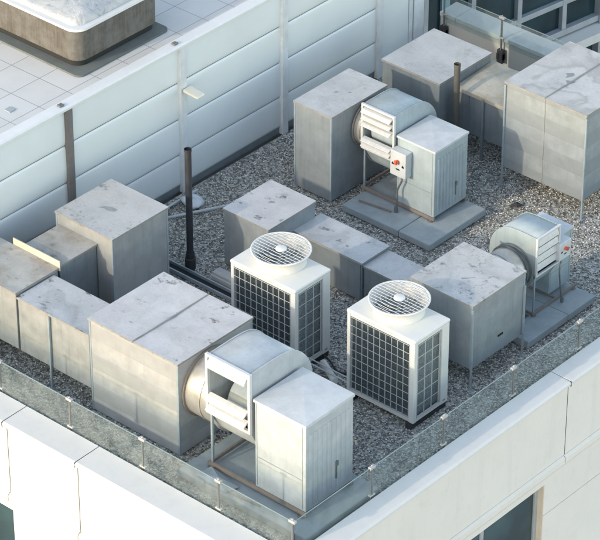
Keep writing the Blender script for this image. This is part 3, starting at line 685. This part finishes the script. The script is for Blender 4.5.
# ------------------------------------------------------------------ condenser units
def condenser(label, loc, group):
    t = thing('condenser_unit', label, 'air conditioner', loc, 0, group, True)
    W, Dp, z0, z1 = 1.02, .63, .10, 1.27
    c = MB()
    c.box(0,.05,0,.05,z0,z1-.05).box(W-.075,W,0,.06,z0,z1-.05).box(W-.05,W,Dp-.13,Dp,z0,z1-.05).box(0,.05,Dp-.05,Dp,z0,z1-.05)
    c.box(.05,W-.075,.004,.03,z0,z0+.06).box(.05,W-.075,.004,.03,z1-.085,z1-.05).box(W-.03,W-.004,.06,Dp-.13,z0,z0+.055).box(W-.03,W-.004,.06,Dp-.13,z1-.085,z1-.05)
    c.box(.05,W-.05,Dp-.03,Dp-.004,z0,z1-.05).box(.004,.03,.05,Dp-.05,z0,z0+.06)
    build('casing', c, 'white_metal', t, .006)
    build('top_panel', MB().box(-.008,W+.008,-.008,Dp+.008,z1-.05,z1), 'white_metal', t, .018)
    build('coil', MB().box(.04,W-.05,.045,Dp-.06,z0+.02,z1-.07), 'coil', t)
    # coil fins : thin vertical strips behind the guards
    fins = MB()
    for k in range(110): fins.box(.06+k*.0079,.0615+k*.0079,.036,.0445,z0+.07,z1-.09)
    build('fins', fins, 'coil', t)
    def grille(x0,x1,zb,zt,nx,nz,face):
        m_ = MB(); w = .0036
        for i in range(nx+1):
            p = x0+(x1-x0)*i/nx
            if face == 'f': m_.box(p-w,p+w,-.001,.008,zb,zt)
            else: m_.box(W-.008,W+.001,p-w,p+w,zb,zt)
        for j in range(nz+1):
            z = zb+(zt-zb)*j/nz
            if face == 'f': m_.box(x0,x1,-.004,-.0005,z-w,z+w)
            else: m_.box(W+.0005,W+.004,x0,x1,z-w,z+w)
        return m_
    build('grille', grille(.05,W-.078,z0+.065,z1-.09,10,9,'f'), 'grille', t)
    g2 = grille(.065,Dp-.17,z0+.06,z1-.09,3,6,'s'); g2.box(W-.008,W+.001,Dp-.150,Dp-.140,z0+.06,z1-.09)
    build('grille', g2, 'grille', t)
    cx, cy = W/2-.03, Dp/2+.05
    ring = build('fan_shroud', MB().lathe(cx, cy, [(.305,z1+.001),(.303,z1+.04),(.308,z1+.09),(.337,z1+.145),(.362,z1+.165),(.366,z1+.180),(.355,z1+.187),(.342,z1+.178),(.325,z1+.15),(.296,z1+.09),(.290,z1+.002)], 56), 'white_metal', t, smooth='all')
    build('well_disc', MB().lathe(cx, cy, [(.001,z1+.004),(.289,z1+.004)], 40), 'coil', ring)  # dark disc on the closed top, in place of the shaded depth below
    bl = MB()
    for k in range(4):
        a0 = k*math.pi/2+.3
        vs = []
        for j in range(5):
            r_ = .05+.05*j
            for q, hz in ((-.32,.03),(.32,.075)): vs.append((cx+r_*math.cos(a0+q), cy+r_*math.sin(a0+q), z1+hz))
        bl.add(vs, [(2*j,2*j+1,2*j+3,2*j+2) for j in range(4)])
    build('fan_blade', bl, 'galv_dark', ring)
    gd = MB()
    for k in range(-6, 7):
        d = k*.052; hl = math.sqrt(max(0, .345**2-d*d)); zz = z1+.182
        gd.box(cx-hl,cx+hl,cy+d-.0026,cy+d+.0026,zz-.0026,zz+.0026)
    for rr in (.10,.16,.22,.28,.33): gd.lathe(cx, cy, [(rr-.002,z1+.177),(rr+.002,z1+.177),(rr+.002,z1+.173),(rr-.002,z1+.173),(rr-.002,z1+.177)], 40)
    build('fan_guard', gd, 'guard_bright', ring)
    build('hub_cap', MB().lathe(cx, cy, [(.001,z1+.198),(.05,z1+.197),(.068,z1+.19),(.07,z1+.176),(.001,z1+.174)], 28), 'white_metal', ring, smooth=True)
    for x in (.03, W-.11): build('foot', MB().box(x,x+.08,-.01,Dp+.01,.0,.098), 'dark', t, .004)
    build('name_plate', MB().box(W+.001,W+.003,Dp-.09,Dp-.05,z0+.04,z0+.06), 'galv', t)
    return t
condenser('white condenser with round fan ring between the black pipe and the other condenser', (.49,-1.80,0), 'white condensers')
condenser('white condenser standing nearer the right roof edge, in front of the speckled duct box', (2.20,-1.67,0), 'white condensers')

# ------------------------------------------------------------------ pipes and small things
p = thing('vent_pipe', 'tall black vent pipe standing in the gravel by the panelled wall', 'pipe', (-1.05,-.88,0))
build('pipe', MB().tube([(-1.05,-.88,.0),(-1.05,-.88,1.75)], .043, 20, False).tube([(-1.05,-.88,1.0),(-1.05,-.88,1.73)], .034, 16), 'dark_metal', p, smooth=True)
build('collar', MB().tube([(-1.05,-.88,.0),(-1.05,-.88,.16),(-1.05,-.88,.17),(-1.05,-.88,.24)], [.068,.068,.056,.056], 20), 'dark', p, smooth=True)
build('cap', MB().tube([(-1.05,-.88,1.72),(-1.05,-.88,1.755)], .047, 20, False), 'dark_metal', p, smooth=True)
p = thing('vent_pipe', 'brown open topped iron pipe in front of the far corner duct box', 'pipe', (-.22,3.33,0))
build('pipe', MB().tube([(-.22,3.33,0),(-.22,3.33,1.44)], .042, 20, False).tube([(-.22,3.33,0),(-.22,3.33,1.38)], .033, 16), 'rusty_pipe', p, smooth=True)
build('collar', MB().tube([(-.22,3.33,1.41),(-.22,3.33,1.445)], .046, 20, False), 'rusty_pipe', p, smooth=True)
t = thing('cable_tray', 'long low metal tray on the gravel behind the large pale box', 'cable tray', (-.4,-1.05,0))
build('rail', MB().box(-1.55,.44,-1.12,-1.10,.02,.07), 'trim', t); build('rail', MB().box(-1.55,.44,-.99,-.97,.02,.07), 'trim', t)
build('tray', MB().box(-1.55,.44,-1.10,-.99,.02,.03), 'black', t)
tag(build('concrete_block', MB().box(-.68,-.30,-.88,-.74,.0,.12).box(-.68,-.30,-.91,-.88,.0,.09), 'block', origin=(-.5,-.8,0), bevel=.008), 'small grey block lying in gravel between black pipe and left condenser', 'block')
tag(build('pipe_offcut', MB().tube([(1.62,-1.42,.10),(1.98,-1.62,.10)], .045, 14), 'white_metal', origin=(1.8,-1.5,.1), smooth=True), 'short white insulated pipe between the two condensers', 'pipe')
build_c = build('refrigerant_line', MB().tube([(1.50,-1.60,.16),(2.19,-1.60,.16)], .010, 8).tube([(1.50,-1.56,.19),(2.19,-1.56,.19)], .008, 8), 'hose', origin=(1.85,-1.6,.16))
tag(build_c, 'thin pair of pale lines running between the condensers', 'pipe')
tag(build('dark_scrap', MB().add([(1.05,2.86,.03),(1.17,2.90,.035),(1.20,2.99,.03),(1.09,3.0,.04),(1.12,2.93,.07)], [(0,1,4),(1,2,4),(2,3,4),(3,0,4)]), 'dark', origin=(1.1,2.93,.03)), 'small dark scrap lying on the gravel between wall fan slab and biggest box', 'scrap')
tag(build('flexible_conduit', MB().tube([tuple(p) for p in smoothpoly([(2.20,-1.36,.12),(2.02,-1.30,.03),(1.80,-1.36,.02),(1.62,-1.28,.03),(1.53,-1.30,.10)], 6)], .012, 8), 'dark', origin=(1.8,-1.3,.03), smooth=True), 'thin black flexible conduit on gravel joining the two condensers', 'conduit')
tag(build('loose_bar', MB().bar((2.18,-4.10,.135),(2.95,-4.02,.135),.022), 'rust', origin=(2.5,-4.06,.13)), 'rusty bar lying on the slab in front of the large corner fan', 'bar')
# plastic sack and conduit bundle by wall foot
mb = MB(); nn = 14
vs = []; fs = []
for j in range(9):
    for i in range(nn):
        th = math.pi*j/8; ph = 2*math.pi*i/nn; k = 1+.15*math.sin(3*ph+j)
        vs.append((-2.02+.17*k*math.sin(th)*math.cos(ph), .20+.13*k*math.sin(th)*math.sin(ph), .07+.065*math.cos(th)*k))
for j in range(8):
    for i in range(nn): fs.append((j*nn+i, (j+1)*nn+i, (j+1)*nn+(i+1) % nn, j*nn+(i+1) % nn))
mb.add(vs, fs)
tag(build('plastic_sack', mb, 'bag', origin=(-2.02,.2,0), smooth='all'), 'crumpled pale plastic sack at the foot of the wall post', 'sack')
for (a, b_, lb) in (((-2.05,-.30,.04),(-1.55,.62,.05),'pale conduit lying on gravel just right of the plastic sack'),((-2.2,-.38,.04),(-2.18,.45,.06),'pale conduit lying along the wall foot beside the plastic sack')):
    tag(build('conduit', MB().tube([a, b_], .018, 10), 'hose', origin=a, smooth=True), lb, 'conduit', 'conduits by the wall foot')

# ------------------------------------------------------------------ glass office building beyond
off = thing('office_building', 'glass fronted office building beyond the far parapet', 'building', (-3.35,9.87,-9.7), R(81), None, True)
# local x runs along the facade, local y into the building; local z = 0 at the street
Z0 = 9.7; X0, X1 = -4.3, 9.2
build('core', MB().box(X0,X1,.30,6,0,Z0+5.2), 'office', off)
for k in range(-4, 10):
    x = k*.95
    if k == 1: continue
    build('mullion', MB().box(x-.045,x+.045,-.05,.12,Z0-2.0,Z0+5), 'office', off, .006)
build('pier', MB().box(.72,1.10,-.10,.29,0,Z0+5), 'office', off, .006)
for zt in (-1.95, 1.25, 4.45):
    build('sill', MB().box(X0,X1,-.07,.12,Z0+zt-.10,Z0+zt-.0), 'office', off, .006)
    build('transom', MB().box(X0,X1,-.045,.11,Z0+zt+.42,Z0+zt+.51), 'office', off, .006)
    build('ledge', MB().prism([(-.28,Z0+zt-.17),(-.06,Z0+zt-.14),(.12,Z0+zt-.13),(.12,Z0+zt-.36),(-.28,Z0+zt-.32)], X0, X1, 'x'), 'coping', off, .006)
for k in range(-5, 10):
    a, b_ = max(X0, k*.95+.045), min(X1, (k+1)*.95-.045)
    for z0, z1 in ((-1.95,-1.53),(-1.44,.85)):
        build('window', MB().box(a, b_, .03, .05, Z0+z0, Z0+z1), 'win2', off)
    build('window', MB().box(a, b_, .03, .05, Z0-4.6, Z0-2.32), 'win2', off)
    build('mullion', MB().box(b_, b_+.09, -.04, .12, Z0-4.6, Z0-2.32), 'frame_grey', off)
build('blue_panel', MB().box(-2.52,-2.36,-.02,.02,Z0-1.9,Z0+.8), 'lightblue', off)

# ------------------------------------------------------------------ light
SUN = Vector((.17,.88,-.335)).normalized()
w = bpy.data.worlds.new('World'); scn.world = w; w.use_nodes = True; nt = w.node_tree
sky = nt.nodes.new('ShaderNodeTexSky'); sky.sky_type = 'NISHITA'; sky.sun_disc = False
sky.sun_elevation = math.asin(-SUN.z); sky.sun_rotation = math.atan2(-SUN.x, -SUN.y)
sky.air_density = .75; sky.dust_density = .5; sky.ozone_density = 0.
nt.links.new(sky.outputs[0], nt.nodes['Background'].inputs[0]); nt.nodes['Background'].inputs[1].default_value = .15
l = bpy.data.lights.new('sun', 'SUN'); l.energy = .5; l.angle = R(1.2); l.color = (1., .96, .90)
lo = bpy.data.objects.new('sun', l); col.objects.link(lo); lo.rotation_euler = SUN.to_track_quat('-Z', 'Y').to_euler()

# ------------------------------------------------------------------ camera
yw, pt = R(131.4), R(33.7)
fw = Vector((math.cos(pt)*math.cos(yw), math.cos(pt)*math.sin(yw), -math.sin(pt)))
cam = bpy.data.cameras.new('camera'); cam.sensor_width = 36; cam.lens = 3200/600*36; cam.clip_start = 1; cam.clip_end = 2000
co = bpy.data.objects.new('camera', cam); col.objects.link(co); co.location = -fw*40
co.rotation_euler = fw.to_track_quat('-Z', 'Y').to_euler(); scn.camera = co
scn.view_settings.view_transform = 'Standard'; scn.view_settings.look = 'None'
scn.view_settings.exposure = 2.03; scn.view_settings.gamma = 1.; scn.view_settings.use_curve_mapping = False
scn.view_settings.use_white_balance = True; scn.view_settings.white_balance_temperature = 8150; scn.view_settings.white_balance_tint = 9
for o in bpy.data.objects:
    if '_o' in o: del o['_o']
